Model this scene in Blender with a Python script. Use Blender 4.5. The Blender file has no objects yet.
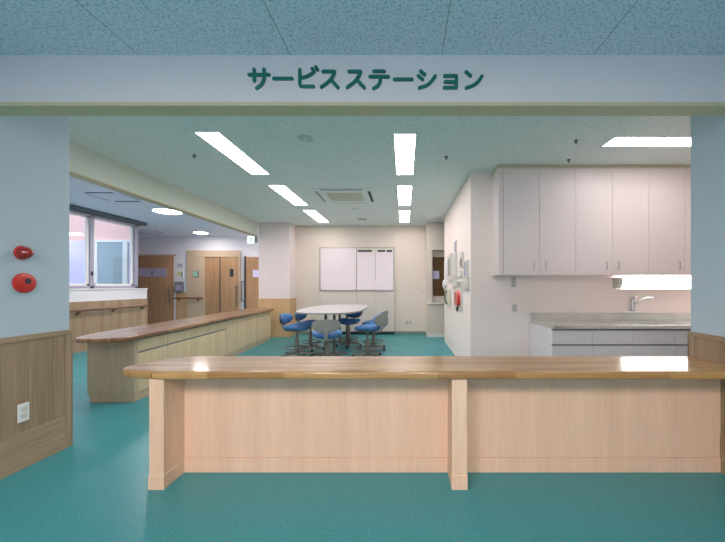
import bpy, bmesh, math, random
from mathutils import Vector, Matrix

random.seed(7)
scene = bpy.context.scene
COL = scene.collection
PI = math.pi

# ------------------------------------------------------------------ camera
CX, CY, F, H = 404.0, 286.0, 340.0, 1.2        # principal point, focal length (px), eye height (m)
cd = bpy.data.cameras.new('camera'); cam = bpy.data.objects.new('camera', cd); COL.objects.link(cam)
cam.location = (0, 0, H); cam.rotation_euler = (PI / 2, 0, 0)
cd.sensor_width = 36; cd.sensor_fit = 'HORIZONTAL'
cd.lens = F * 36 / 725
cd.shift_x = (362.5 - CX) / 725; cd.shift_y = (CY - 271.0) / 725
cd.clip_start = 0.05
scene.camera = cam
vs = scene.view_settings
vs.view_transform = 'Standard'; vs.look = 'None'; vs.gamma = 1; vs.use_curve_mapping = False
vs.exposure = 0.0


def at(x, y, Y):
    return Vector(((x - CX) * Y / F, Y, H - (y - CY) * Y / F))


# ------------------------------------------------------------------ mesh builder
class MB:
    def __init__(self):
        self.bm = bmesh.new()

    def box(self, x0, x1, y0, y1, z0, z1, bev=0.0, seg=2):
        t = bmesh.new()
        bmesh.ops.create_cube(t, size=1)
        for v in t.verts:
            v.co = Vector(((x0 + x1) / 2 + v.co.x * abs(x1 - x0), (y0 + y1) / 2 + v.co.y * abs(y1 - y0),
                           (z0 + z1) / 2 + v.co.z * abs(z1 - z0)))
        if bev > 0:
            bmesh.ops.bevel(t, geom=t.edges[:], offset=bev, segments=seg, affect='EDGES', profile=0.5)
        self._add(t)
        return self

    def _add(self, t):
        me = bpy.data.meshes.new('tmp'); t.to_mesh(me); t.free()
        self.bm.from_mesh(me); bpy.data.meshes.remove(me)

    def cyl(self, p0, p1, r0, r1=None, n=20, cap=True):
        r1 = r0 if r1 is None else r1
        p0 = Vector(p0); p1 = Vector(p1); d = p1 - p0
        t = bmesh.new()
        bmesh.ops.create_cone(t, cap_ends=cap, segments=n, radius1=r0, radius2=max(r1, 1e-5), depth=d.length)
        q = Vector((0, 0, 1)).rotation_difference(d.normalized()).to_matrix().to_4x4()
        t.transform(Matrix.Translation((p0 + p1) / 2) @ q)
        self._add(t)
        return self

    def prism(self, pts, z0, z1, bev=0.0, seg=3):
        t = bmesh.new()
        vs_ = [t.verts.new((p[0], p[1], z0)) for p in pts]
        f = t.faces.new(vs_)
        r = bmesh.ops.extrude_face_region(t, geom=[f])
        for g in r['geom']:
            if isinstance(g, bmesh.types.BMVert):
                g.co.z = z1
        bmesh.ops.recalc_face_normals(t, faces=t.faces[:])
        if bev > 0:
            ed = [e for e in t.edges if abs(e.verts[0].co.z - e.verts[1].co.z) < 1e-6]
            bmesh.ops.bevel(t, geom=ed, offset=bev, segments=seg, affect='EDGES', profile=0.5)
        self._add(t)
        return self

    def lathe(self, prof, n=28, M=None):
        """prof: list of (r, z); around local z, then M"""
        t = bmesh.new()
        rings = []
        for r, z in prof:
            if r < 1e-6:
                rings.append([t.verts.new((0, 0, z))])
            else:
                rings.append([t.verts.new((r * math.cos(2 * PI * k / n), r * math.sin(2 * PI * k / n), z)) for k in range(n)])
        for a, b in zip(rings, rings[1:]):
            for k in range(n):
                k2 = (k + 1) % n
                if len(a) == 1 and len(b) == 1:
                    continue
                if len(a) == 1:
                    t.faces.new((a[0], b[k], b[k2]))
                elif len(b) == 1:
                    t.faces.new((a[k], b[0], a[k2]))
                else:
                    t.faces.new((a[k], b[k], b[k2], a[k2]))
        bmesh.ops.recalc_face_normals(t, faces=t.faces[:])
        if M is not None:
            t.transform(M)
        self._add(t)
        return self

    def tube(self, pts, r, n=10, closed=False):
        pts = [Vector(p) for p in pts]
        t = bmesh.new()
        rings = []
        m = len(pts)
        prev = None
        for i, p in enumerate(pts):
            if closed:
                d = (pts[(i + 1) % m] - pts[i - 1]).normalized()
            else:
                a = pts[max(i - 1, 0)]; b = pts[min(i + 1, m - 1)]
                d = (b - a).normalized()
            up = Vector((0, 0, 1)) if abs(d.z) < 0.95 else Vector((1, 0, 0))
            if prev is not None:
                u = (prev - d * prev.dot(d))
                u = u.normalized() if u.length > 1e-4 else d.cross(up).normalized()
            else:
                u = d.cross(up).normalized()
            prev = u
            w = d.cross(u)
            rings.append([t.verts.new(p + (u * math.cos(2 * PI * k / n) + w * math.sin(2 * PI * k / n)) * r) for k in range(n)])
        pr = list(zip(rings, rings[1:]))
        if closed:
            pr.append((rings[-1], rings[0]))
        for a, b in pr:
            for k in range(n):
                t.faces.new((a[k], b[k], b[(k + 1) % n], a[(k + 1) % n]))
        if not closed:
            t.faces.new(rings[0]); t.faces.new(rings[-1])
        bmesh.ops.recalc_face_normals(t, faces=t.faces[:])
        self._add(t)
        return self

    def build(self, name, mat, parent=None, smooth=False, local=False):
        me = bpy.data.meshes.new(name)
        if parent is not None and not local:
            off = Vector((0, 0, 0)); p = parent
            while p is not None:
                off += p.location; p = p.parent
            self.bm.transform(Matrix.Translation(-off))
        self.bm.to_mesh(me); self.bm.free()
        o = bpy.data.objects.new(name, me); COL.objects.link(o)
        if mat is not None:
            me.materials.append(mat)
        if parent is not None:
            o.parent = parent
        if smooth:
            for p in me.polygons:
                p.use_smooth = True
            try:
                me.set_sharp_from_angle(angle=math.radians(35))
            except Exception:
                pass
            for p in me.polygons:
                if len(p.vertices) > 8: p.use_smooth = False
        return o


def bx(*a, **k):
    return MB().box(*a, **k)


def tag(o, label=None, cat=None, group=None, kind=None):
    if label: o['label'] = label
    if cat: o['category'] = cat
    if group: o['group'] = group
    if kind: o['kind'] = kind
    return o


def thing(name, loc, label, cat, group=None, rz=0.0):
    o = bpy.data.objects.new(name, None); COL.objects.link(o)
    o.location = loc; o.rotation_euler = (0, 0, rz)
    o.empty_display_size = 0.1
    return tag(o, label, cat, group)


def struct(o, label):
    return tag(o, label, None, None, 'structure')


def copy_tree(o, parent=None):
    c = o.copy(); COL.objects.link(c); c.parent = parent
    for ch in list(o.children):
        copy_tree(ch, c)
    return c


# ------------------------------------------------------------------ materials
def lin(c):
    return tuple(((v / 255) / 12.92 if v / 255 <= 0.04045 else ((v / 255 + 0.055) / 1.055) ** 2.4) for v in c) + (1,)


def newmat(name):
    m = bpy.data.materials.new(name); m.use_nodes = True
    nt = m.node_tree
    b = nt.nodes['Principled BSDF']
    return m, nt, b


def plain(name, rgb, rough=0.5, metal=0.0, noise=0.03, scale=20, bump=0.0, bscale=200, spec=0.5, coat=0.0):
    m, nt, b = newmat(name)
    N = nt.nodes; L = nt.links
    tc = N.new('ShaderNodeTexCoord')
    nz = N.new('ShaderNodeTexNoise'); nz.inputs['Scale'].default_value = scale; nz.inputs['Detail'].default_value = 4
    L.new(tc.outputs['Object'], nz.inputs['Vector'])
    mx = N.new('ShaderNodeMix'); mx.data_type = 'RGBA'
    c = lin(rgb)
    mx.inputs[6].default_value = tuple(max(0, v * (1 - noise * 2)) for v in c[:3]) + (1,)
    mx.inputs[7].default_value = tuple(min(1, v * (1 + noise * 2)) for v in c[:3]) + (1,)
    L.new(nz.outputs['Fac'], mx.inputs[0]); L.new(mx.outputs[2], b.inputs['Base Color'])
    b.inputs['Roughness'].default_value = rough; b.inputs['Metallic'].default_value = metal
    b.inputs['Specular IOR Level'].default_value = spec
    if coat: b.inputs['Coat Weight'].default_value = coat; b.inputs['Coat Roughness'].default_value = 0.08
    if bump:
        n2 = N.new('ShaderNodeTexNoise'); n2.inputs['Scale'].default_value = bscale
        L.new(tc.outputs['Object'], n2.inputs['Vector'])
        bp = N.new('ShaderNodeBump'); bp.inputs['Strength'].default_value = bump; bp.inputs['Distance'].default_value = 0.002
        L.new(n2.outputs['Fac'], bp.inputs['Height']); L.new(bp.outputs[0], b.inputs['Normal'])
    return m


def emit(name, rgb, strength):
    m, nt, b = newmat(name)
    b.inputs['Base Color'].default_value = (0.9, 0.9, 0.9, 1)
    b.inputs['Emission Color'].default_value = lin(rgb)
    b.inputs['Emission Strength'].default_value = strength
    return m


def wood(name, c1, c2, axis='Z', fine=90, rough=0.42, coat=0.0, coat_rough=0.08, contrast=1.0, groove=0.0, groove_axis='X', spec=0.4):
    """straight grain running along one axis"""
    m, nt, b = newmat(name)
    N = nt.nodes; L = nt.links
    tc = N.new('ShaderNodeTexCoord')
    mp = N.new('ShaderNodeMapping')
    sc = {'X': (0.035, 1, 1), 'Y': (1, 0.035, 1), 'Z': (1, 1, 0.035)}[axis]
    mp.inputs['Scale'].default_value = sc
    L.new(tc.outputs['Object'], mp.inputs['Vector'])
    nz = N.new('ShaderNodeTexNoise'); nz.inputs['Scale'].default_value = fine; nz.inputs['Detail'].default_value = 5
    nz.inputs['Distortion'].default_value = 0.3
    L.new(mp.outputs[0], nz.inputs['Vector'])
    n2 = N.new('ShaderNodeTexNoise'); n2.inputs['Scale'].default_value = fine / 12; n2.inputs['Detail'].default_value = 2
    L.new(mp.outputs[0], n2.inputs['Vector'])
    ad = N.new('ShaderNodeMath'); ad.operation = 'ADD'
    L.new(nz.outputs['Fac'], ad.inputs[0]); L.new(n2.outputs['Fac'], ad.inputs[1])
    cr = N.new('ShaderNodeMapRange')
    cr.inputs['From Min'].default_value = 1 - 0.35 / contrast; cr.inputs['From Max'].default_value = 1 + 0.35 / contrast
    L.new(ad.outputs[0], cr.inputs['Value'])
    mx = N.new('ShaderNodeMix'); mx.data_type = 'RGBA'
    mx.inputs[6].default_value = lin(c1); mx.inputs[7].default_value = lin(c2)
    L.new(cr.outputs[0], mx.inputs[0])
    L.new(mx.outputs[2], b.inputs['Base Color'])
    b.inputs['Roughness'].default_value = rough
    b.inputs['Specular IOR Level'].default_value = spec
    if coat:
        b.inputs['Coat Weight'].default_value = coat; b.inputs['Coat Roughness'].default_value = coat_rough
    bp = N.new('ShaderNodeBump'); bp.inputs['Strength'].default_value = 0.08; bp.inputs['Distance'].default_value = 0.001
    L.new(nz.outputs['Fac'], bp.inputs['Height']); L.new(bp.outputs[0], b.inputs['Normal'])
    return m


def stave_wood(name, dark, light, length=0.45, width=0.035, rough=0.36, coat=0.8, swap=False):
    """laminated strip timber: long staves with differing tones"""
    m, nt, b = newmat(name)
    N = nt.nodes; L = nt.links
    tc = N.new('ShaderNodeTexCoord')
    mp = N.new('ShaderNodeMapping')
    if swap: mp.inputs['Rotation'].default_value = (0, 0, PI / 2)
    L.new(tc.outputs['Object'], mp.inputs['Vector'])
    br = N.new('ShaderNodeTexBrick')
    br.offset = 0.37; br.inputs['Scale'].default_value = 1
    br.inputs['Brick Width'].default_value = length; br.inputs['Row Height'].default_value = width
    br.inputs['Mortar Size'].default_value = 0.0006; br.inputs['Bias'].default_value = 0
    br.inputs['Color1'].default_value = lin(dark); br.inputs['Color2'].default_value = lin(light)
    br.inputs['Mortar'].default_value = lin(tuple(v * 0.75 for v in dark))
    L.new(mp.outputs[0], br.inputs['Vector'])
    m2 = N.new('ShaderNodeMapping'); m2.inputs['Scale'].default_value = (0.05, 1, 1)
    L.new(mp.outputs[0], m2.inputs['Vector'])
    nz = N.new('ShaderNodeTexNoise'); nz.inputs['Scale'].default_value = 110; nz.inputs['Detail'].default_value = 5
    L.new(m2.outputs[0], nz.inputs['Vector'])
    mx = N.new('ShaderNodeMix'); mx.data_type = 'RGBA'; mx.blend_type = 'MULTIPLY'
    mr = N.new('ShaderNodeMapRange'); mr.inputs['From Min'].default_value = 0.3; mr.inputs['From Max'].default_value = 0.7
    mr.inputs['To Min'].default_value = 0.78; mr.inputs['To Max'].default_value = 1.12
    L.new(nz.outputs['Fac'], mr.inputs['Value'])
    mx.inputs[0].default_value = 1
    L.new(br.outputs['Color'], mx.inputs[6]); L.new(mr.outputs[0], mx.inputs[7])
    L.new(mx.outputs[2], b.inputs['Base Color'])
    b.inputs['Roughness'].default_value = rough
    b.inputs['Coat Weight'].default_value = coat; b.inputs['Coat Roughness'].default_value = 0.11; b.inputs['Specular IOR Level'].default_value = 0.3
    return m


def ceiling_mat(name, rgb, dark, lines=None, spec=0.3):
    """mineral board with fine dark fissures; lines=(offset, pitch) adds thin board joints along Y"""
    m, nt, b = newmat(name)
    N = nt.nodes; L = nt.links
    tc = N.new('ShaderNodeTexCoord')
    nz = N.new('ShaderNodeTexNoise'); nz.inputs['Scale'].default_value = 75; nz.inputs['Detail'].default_value = 3
    L.new(tc.outputs['Object'], nz.inputs['Vector'])
    cr = N.new('ShaderNodeValToRGB')
    cr.color_ramp.elements[0].position = 0.36; cr.color_ramp.elements[0].color = lin(dark)
    cr.color_ramp.elements[1].position = 0.50; cr.color_ramp.elements[1].color = lin(rgb)
    L.new(nz.outputs['Fac'], cr.inputs[0])
    out = cr.outputs[0]
    if lines:
        sx = N.new('ShaderNodeSeparateXYZ'); L.new(tc.outputs['Object'], sx.inputs[0])
        a = N.new('ShaderNodeMath'); a.operation = 'SUBTRACT'; a.inputs[1].default_value = lines[0]
        L.new(sx.outputs[0], a.inputs[0])
        p = N.new('ShaderNodeMath'); p.operation = 'PINGPONG'; p.inputs[1].default_value = lines[1] / 2
        L.new(a.outputs[0], p.inputs[0])
        lt = N.new('ShaderNodeMath'); lt.operation = 'LESS_THAN'; lt.inputs[1].default_value = 0.0022
        L.new(p.outputs[0], lt.inputs[0])
        mx = N.new('ShaderNodeMix'); mx.data_type = 'RGBA'
        L.new(lt.outputs[0], mx.inputs[0]); L.new(out, mx.inputs[6]); mx.inputs[7].default_value = lin(tuple(v * 0.62 for v in rgb))
        out = mx.outputs[2]
    L.new(out, b.inputs['Base Color'])
    b.inputs['Roughness'].default_value = 0.9; b.inputs['Specular IOR Level'].default_value = spec
    bp = N.new('ShaderNodeBump'); bp.inputs['Strength'].default_value = 0.3; bp.inputs['Distance'].default_value = 0.003
    L.new(nz.outputs['Fac'], bp.inputs['Height']); L.new(bp.outputs[0], b.inputs['Normal'])
    return m


def floor_mat():
    m, nt, b = newmat('teal_vinyl')
    N = nt.nodes; L = nt.links
    tc = N.new('ShaderNodeTexCoord')
    nz = N.new('ShaderNodeTexNoise'); nz.inputs['Scale'].default_value = 130; nz.inputs['Detail'].default_value = 4
    nz.inputs['Roughness'].default_value = 0.7
    L.new(tc.outputs['Object'], nz.inputs['Vector'])
    cr = N.new('ShaderNodeValToRGB')
    e = cr.color_ramp.elements
    e[0].position = 0.36; e[0].color = lin((16, 112, 122))
    e[1].position = 0.66; e[1].color = lin((66, 164, 168))
    L.new(nz.outputs['Fac'], cr.inputs[0])
    L.new(cr.outputs[0], b.inputs['Base Color'])
    n2 = N.new('ShaderNodeTexNoise'); n2.inputs['Scale'].default_value = 3
    L.new(tc.outputs['Object'], n2.inputs['Vector'])
    mr = N.new('ShaderNodeMapRange'); mr.inputs['To Min'].default_value = 0.30; mr.inputs['To Max'].default_value = 0.44
    L.new(n2.outputs['Fac'], mr.inputs['Value']); L.new(mr.outputs[0], b.inputs['Roughness'])
    b.inputs['Specular IOR Level'].default_value = 0.65
    bp = N.new('ShaderNodeBump'); bp.inputs['Strength'].default_value = 0.12; bp.inputs['Distance'].default_value = 0.002
    L.new(nz.outputs['Fac'], bp.inputs['Height']); L.new(bp.outputs[0], b.inputs['Normal'])
    return m


def glass_mat():
    m = bpy.data.materials.new('window_glass'); m.use_nodes = True
    nt = m.node_tree; N = nt.nodes; L = nt.links
    N.remove(N['Principled BSDF'])
    out = N['Material Output']
    tr = N.new('ShaderNodeBsdfTransparent'); tr.inputs[0].default_value = (0.93, 0.96, 0.96, 1)
    gl = N.new('ShaderNodeBsdfGlossy'); gl.inputs['Roughness'].default_value = 0.02
    lw = N.new('ShaderNodeLayerWeight')
    pw = N.new('ShaderNodeMath'); pw.operation = 'POWER'; pw.inputs[1].default_value = 4.0
    L.new(lw.outputs['Facing'], pw.inputs[0])
    fr = N.new('ShaderNodeMath'); fr.operation = 'MULTIPLY_ADD'; fr.inputs[1].default_value = 0.9; fr.inputs[2].default_value = 0.05
    L.new(pw.outputs[0], fr.inputs[0])
    mx = N.new('ShaderNodeMixShader')
    L.new(fr.outputs[0], mx.inputs[0]); L.new(tr.outputs[0], mx.inputs[1]); L.new(gl.outputs[0], mx.inputs[2])
    L.new(mx.outputs[0], out.inputs['Surface'])
    return m


def brushed(name, rgb, rough=0.28):
    m, nt, b = newmat(name)
    N = nt.nodes; L = nt.links
    tc = N.new('ShaderNodeTexCoord'); mp = N.new('ShaderNodeMapping'); mp.inputs['Scale'].default_value = (0.4, 60, 60)
    L.new(tc.outputs['Object'], mp.inputs['Vector'])
    nz = N.new('ShaderNodeTexNoise'); nz.inputs['Scale'].default_value = 8
    L.new(mp.outputs[0], nz.inputs['Vector'])
    mr = N.new('ShaderNodeMapRange'); mr.inputs['To Min'].default_value = rough - 0.03; mr.inputs['To Max'].default_value = rough + 0.04
    L.new(nz.outputs['Fac'], mr.inputs['Value']); L.new(mr.outputs[0], b.inputs['Roughness'])
    b.inputs['Base Color'].default_value = lin(rgb); b.inputs['Metallic'].default_value = 1
    return m


M = {}
M['floor'] = floor_mat()
M['wall'] = plain('white_wall_paint', (228, 215, 213), 0.75, noise=0.012, scale=6, bump=0.15, bscale=160, spec=0.25)
M['wall_kitchen'] = plain('warm_white_wall_paint', (242, 228, 222), 0.75, noise=0.012, scale=6, bump=0.15, bscale=160, spec=0.25)
M['wall_far'] = plain('neutral_wall_paint', (222, 222, 226), 0.75, noise=0.012, scale=6, bump=0.15, bscale=160, spec=0.25)
M['wall_back'] = plain('cream_wall_paint', (218, 206, 194), 0.75, noise=0.012, scale=6, bump=0.15, bscale=160, spec=0.25)
M['wall_hall'] = plain('white_paint_daylight_tint', (182, 197, 207), 0.75, noise=0.012, scale=6, bump=0.2, bscale=160, spec=0.25)  # white paint with the cool daylight cast put into its colour
M['lintel'] = plain('lintel_paint', (222, 214, 218), 0.7, noise=0.01, scale=6, bump=0.12, bscale=160, spec=0.25)
M['beam'] = plain('beam_paint', (214, 220, 208), 0.75, noise=0.012, scale=6, bump=0.1, spec=0.25)
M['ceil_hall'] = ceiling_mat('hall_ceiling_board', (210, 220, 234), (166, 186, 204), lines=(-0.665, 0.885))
M['ceil_st'] = ceiling_mat('station_ceiling_board', (232, 238, 234), (208, 218, 214))
M['ceil_cor'] = ceiling_mat('corridor_ceiling_board', (238, 236, 250), (224, 222, 238))
M['cream'] = plain('cream_trim', (205, 196, 170), 0.5)
M['oliveband'] = plain('lintel_soffit_board', (206, 190, 156), 0.6)
M['base'] = plain('grey_green_baseboard', (120, 138, 126), 0.5)
M['wains'] = wood('ash_wainscot', (136, 112, 88), (176, 152, 124), 'Z', fine=70, rough=0.5)
M['wains_h'] = wood('ash_wainscot_rail', (136, 112, 88), (174, 150, 122), 'Y', fine=70, rough=0.5)
M['wains_warm'] = wood('warm_wainscot', (192, 150, 106), (218, 182, 138), 'Z', fine=60, rough=0.5)
M['panel'] = wood('pale_oak_panel', (224, 184, 156), (240, 202, 176), 'Z', fine=110, rough=0.5)
M['post'] = wood('pale_oak_post', (222, 184, 154), (244, 210, 184), 'Z', fine=85, rough=0.45)
M['drawer'] = wood('cream_drawer_front', (200, 178, 142), (220, 200, 166), 'Z', fine=60, rough=0.45)
M['cend'] = wood('grey_oak_end_panel', (172, 152, 126), (196, 178, 152), 'Z', fine=70, rough=0.5)
M['top'] = stave_wood('laminated_countertop', (160, 116, 68), (198, 156, 100))
M['top2'] = stave_wood('laminated_countertop_lengthwise', (126, 86, 56), (168, 124, 86), swap=True, coat=0.7)
M['door'] = wood('oak_door', (152, 114, 80), (186, 148, 110), 'Z', fine=45, rough=0.45)
M['doorframe'] = plain('beige_door_frame', (190, 168, 142), 0.5)
M['rail'] = wood('brown_handrail', (100, 64, 46), (134, 86, 62), 'X', fine=60, rough=0.35)
M['cab'] = plain('white_laminate', (230, 217, 216), 0.5, noise=0.01)
M['cabbase'] = plain('pale_grey_laminate', (230, 224, 226), 0.4, noise=0.01)
M['steel'] = brushed('brushed_steel', (216, 220, 214), 0.26)
M['bowl'] = plain('satin_steel', (206, 208, 204), 0.4, metal=0.4)
M['chrome'] = plain('chrome', (205, 205, 205), 0.12, metal=1, noise=0.0)
M['dark'] = plain('dark_rubber', (38, 40, 42), 0.6)
M['shadowgap'] = plain('grey_gap', (140, 142, 140), 0.6)
M['redplastic'] = plain('red_plastic', (200, 34, 18), 0.35, noise=0.02, coat=0.3)
M['redlens'] = plain('dark_red_lens', (150, 14, 10), 0.2, noise=0.03, coat=0.6)
M['white'] = plain('white_plastic', (226, 226, 224), 0.4, noise=0.01)
M['offwhite'] = plain('offwhite_plastic', (206, 202, 196), 0.4, noise=0.01)
M['grey'] = plain('grey_plastic', (150, 148, 142), 0.45)
M['greymetal'] = plain('grey_metal', (120, 118, 110), 0.4, metal=0.3)
M['insert'] = plain('outlet_insert', (178, 170, 162), 0.5)
M['midgrey'] = plain('mid_grey_plastic', (116, 118, 124), 0.5)
M['blue'] = plain('blue_upholstery', (82, 126, 182), 0.8, noise=0.05, bump=0.2, bscale=400)
M['table'] = plain('white_table_laminate', (188, 185, 186), 0.35, noise=0.01)
M['board'] = plain('whiteboard_enamel', (226, 214, 218), 0.25, noise=0.01)
M['alu'] = plain('aluminium', (170, 168, 164), 0.35, metal=0.8)
M['alupaint'] = plain('lavender_window_frame', (150, 150, 168), 0.4)
M['darkblind'] = plain('dark_header', (74, 84, 92), 0.6)
M['cupboard'] = plain('cupboard_laminate', (208, 198, 190), 0.5, noise=0.01)
M['letter'] = plain('green_letter', (0, 108, 96), 0.5, noise=0.02)
M['plate'] = plain('lavender_plate', (164, 160, 184), 0.4)
M['paper'] = plain('lavender_paper', (214, 206, 230), 0.7)
M['brown'] = wood('dark_brown_panel', (86, 58, 20), (112, 78, 30), 'Z', fine=50)
M['pinkwall'] = plain('pink_facade', (244, 190, 184), 0.8, noise=0.03)
M['lavwall'] = plain('lavender_facade', (212, 202, 238), 0.8, noise=0.02)
M['tealglass'] = plain('teal_dark_glass', (130, 160, 172), 0.12, noise=0.05, scale=3)
M['greensign'] = plain('green_sign', (70, 150, 110), 0.5)
M['palegreen'] = plain('pale_green_face', (150, 196, 170), 0.5)
M['yellowsign'] = plain('yellow_green_sign', (190, 190, 90), 0.5)
M['grille'] = plain('ac_grille', (206, 204, 184), 0.6)
M['ledwhite'] = emit('lamp_diffuser', (255, 247, 246), 22.0)
M['ledkitchen'] = emit('kitchen_lamp_diffuser', (255, 247, 246), 16.0)
M['ledhall_unseen'] = emit('added_hall_lamp_diffuser', (255, 238, 230), 95.0)  # for the unseen lamps added behind the camera
M['ledround'] = emit('round_lamp_diffuser', (255, 246, 246), 74.0)
M['ledsink'] = emit('sink_lamp_diffuser', (255, 252, 250), 9.0)
M['exitface'] = emit('exit_sign_face', (240, 255, 248), 0.8)
M['glass'] = glass_mat()

# ------------------------------------------------------------------ setting
YL = 1.985
HZ, SZ, CZ = 2.549, 2.70, 2.65
YB = 8.45
struct(bx(-9.2, 4.1, -3.2, 10.2, -0.1, 0).build('floor', M['floor']), 'teal speckled sheet vinyl floor')
struct(bx(-2.75, 2.3, -3.2, YL + 0.01, HZ, HZ + 0.2).build('ceiling', M['ceil_hall']), 'blue grey speckled ceiling board with thin joints in the front hall')
struct(bx(-3.57, 4.1, YL + 0.05, YB + 0.15, SZ, SZ + 0.15).build('ceiling', M['ceil_st']), 'pale green grey ceiling above the station')
c = MB().box(-6.2, -3.56, 2.4, 10.1, CZ, CZ + 0.2).box(-9.2, -6.2, 7.86, 10.1, CZ, CZ + 0.2).box(-3.56, -2.55, YB + 0.15, 10.1, CZ, CZ + 0.2)
struct(c.build('ceiling', M['ceil_cor']), 'grey ceiling of the corridor')

# lintel with the sign, its trim and soffit
YL = 1.985
lint = struct(bx(-2.51, 2.05, YL, YL + 0.112, 2.274, 2.75).build('wall_lintel', M['lintel']), 'pale painted lintel wall carrying the green sign')
struct(bx(-2.51, 2.05, YL - 0.004, YL + 0.117, 2.251, 2.274, bev=0.002).build('trim_1', M['oliveband']), 'narrow cream trim along the bottom of the lintel')

# side walls of the hall
XL, XR = -2.51, 2.05
YLE, YRE = 2.55, 2.43
struct(bx(XL - 0.24, XL, -3.2, YLE, 0, 2.72).build('wall_left', M['wall_hall']), 'white wall, cool daylight painted in, at the left with wood wainscot below')
struct(bx(XR, XR + 0.25, -3.2, YRE, 0, 2.72).build('wall_right', M['wall_hall']), 'white wall end, cool daylight painted in, at the right')
wz = 0.875


def wainscot(side, x, sgn, y0, y1, xend):
    # panel sheet
    a, b_ = (x, x + sgn * 0.010)
    w = MB().box(min(a, b_), max(a, b_), y0, y1 - 0.045, 0.24, wz - 0.035)
    o = struct(w.build('wall_%s_wainscot' % side, M['wains']), 'ash wood wainscot with vertical grain')
    r = MB().box(min(x, x + sgn * 0.016), max(x, x + sgn * 0.016), y0, y1, wz - 0.035, wz, bev=0.002)
    r.box(min(x, x + sgn * 0.014), max(x, x + sgn * 0.014), y0, y1 - 0.045, 0.0, 0.24, bev=0.002)
    struct(r.build('trim_%s_rails' % side, M['wains_h']), 'wood cap rail and tall bottom rail of the wainscot')
    s = MB().box(min(x, x + sgn * 0.015), max(x, x + sgn * 0.015), y1 - 0.045, y1 + 0.008, 0.0, wz - 0.035, bev=0.002)
    s.box(min(xend, x + sgn * 0.015), max(xend, x + sgn * 0.015), y1, y1 + 0.012, 0.0, wz, bev=0.002)
    struct(s.build('trim_%s_stile' % side, M['wains']), 'wood corner stile of the wainscot')


wainscot('left', XL, 1, -3.2, YLE, XL - 0.24)
wainscot('right', XR, -1, -3.2, YRE, XR + 0.25)

k_ = MB().box(XL, XR, -3.2, -3.0, 0, 0.9).box(XL, XR, -3.2, -3.0, 2.1, 2.72).box(XL, -1.6, -3.2, -3.0, 0.9, 2.1).box(1.2, XR, -3.2, -3.0, 0.9, 2.1)  # unseen wall added so its opening cuts down the sky light
struct(k_.build('wall_hall_baffle', M['wall']), 'unseen white wall added behind the viewer, its opening holding back sky light')
# walls behind the hall corners
struct(bx(-6.2, XL - 0.24, 2.4, YLE, 0, 2.75).build('wall_front_left', M['wall']), 'white wall closing the corridor behind the hall')
struct(bx(XR + 0.25, 4.0, 2.3, YRE, 0, 2.75).build('wall_front_right', M['wall']), 'white wall closing the kitchenette behind the hall')
# kitchen wall, partition, back walls
YK, XP = 4.49, 0.88
struct(bx(XP, 4.0, YK, YK + 0.12, 0, 2.75).build('wall_kitchen', M['wall_kitchen']), 'white wall behind the kitchenette')
struct(bx(XP, XP + 0.12, YK + 0.12, 7.42, 0, 2.75).build('wall_partition', M['wall_kitchen']), 'white partition wall running back from the kitchenette corner')
struct(bx(3.96, 4.1, YRE, YK + 0.12, 0, 2.75).build('wall_kitchen_side', M['wall']), 'white side wall of the kitchenette')
struct(bx(-2.7, 2.1, YB, YB + 0.15, 0, 2.75).build('wall_back', M['wall_back']), 'cream white back wall of the station')
struct(bx(2.0, 2.1, YK + 0.12, YB, 0, 2.75).build('wall_side_right', M['wall']), 'white wall behind the partition')
struct(bx(-2.72, -2.6, YB + 0.15, 10.1, 0, 2.75).build('wall_corridor_end', M['wall']), 'white end wall of the corridor')
struct(bx(-9.2, -2.6, 10.0, 10.15, 0, 2.75).build('wall_far', M['wall_far']), 'pale wall of the far corridor with wooden doors')
struct(bx(-9.2, -9.1, 7.8, 10.0, 0, 2.75).build('wall_corridor_left', M['wall']), 'white wall at the left end of the corridor')
# column and beam
struct(bx(-3.42, -2.69, 8.0, YB, 0, 2.71).build('wall_column', M['wall']), 'white square column at the back left of the station')
cw = MB().box(-3.432, -2.678, 7.988, YB, 0.09, 0.90)
struct(cw.build('wall_column_wainscot', M['wains_warm']), 'warm wood cladding around the foot of the column')
cb = MB().box(-3.436, -2.674, 7.984, YB, 0.0, 0.09, bev=0.002).box(-3.436, -2.674, 7.984, YB, 0.885, 0.905, bev=0.002)
struct(cb.build('trim_2', M['wains_warm']), 'wood base and cap on the column cladding')
struct(bx(-3.57, -3.45, 2.55, 8.02, 2.39, 2.72).build('wall_beam', M['beam']), 'downstand beam between the station and the corridor')
struct(bx(-3.575, -3.445, 2.55, 8.0, 2.375, 2.39).build('trim_3', M['oliveband']), 'thin brown edge under the downstand beam')
# back wall alcove block at the right
a = MB()
a.box(0.54, 2.0, 8.0, YB, 2.05, 2.72)
a.box(0.54, 0.665, 8.0, YB, 0.80, 2.05)
a.box(0.54, 2.0, 8.0, YB, 0.0, 0.78)
a.box(0.665, 2.0, 8.13, YB, 0.78, 2.05)
struct(a.build('wall_alcove', M['wall_back']), 'white boxed wall with a recessed hatch')
struct(bx(0.535, 2.0, 7.96, 8.12, 0.78, 0.805, bev=0.003).build('trim_4', M['white']), 'white ledge of the recessed hatch')
p = struct(bx(0.69, 1.25, 8.115, 8.13, 0.965, 1.89).build('window_2', M['brown']), 'dark brown hatch panel in the recess')
# baseboards
struct(bx(-0.24, 0.54, YB - 0.012, YB, 0, 0.075).build('baseboard_back', M['base']), 'grey green baseboard on the back wall')
struct(bx(0.54, 1.9, 7.988, 8.0, 0, 0.075).build('baseboard_alcove', M['white']), 'white baseboard on the boxed wall')
struct(bx(-2.67, -2.08, YB - 0.012, YB, 0, 0.075).build('baseboard_back_left', M['base']), 'grey green baseboard beside the column')

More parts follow.
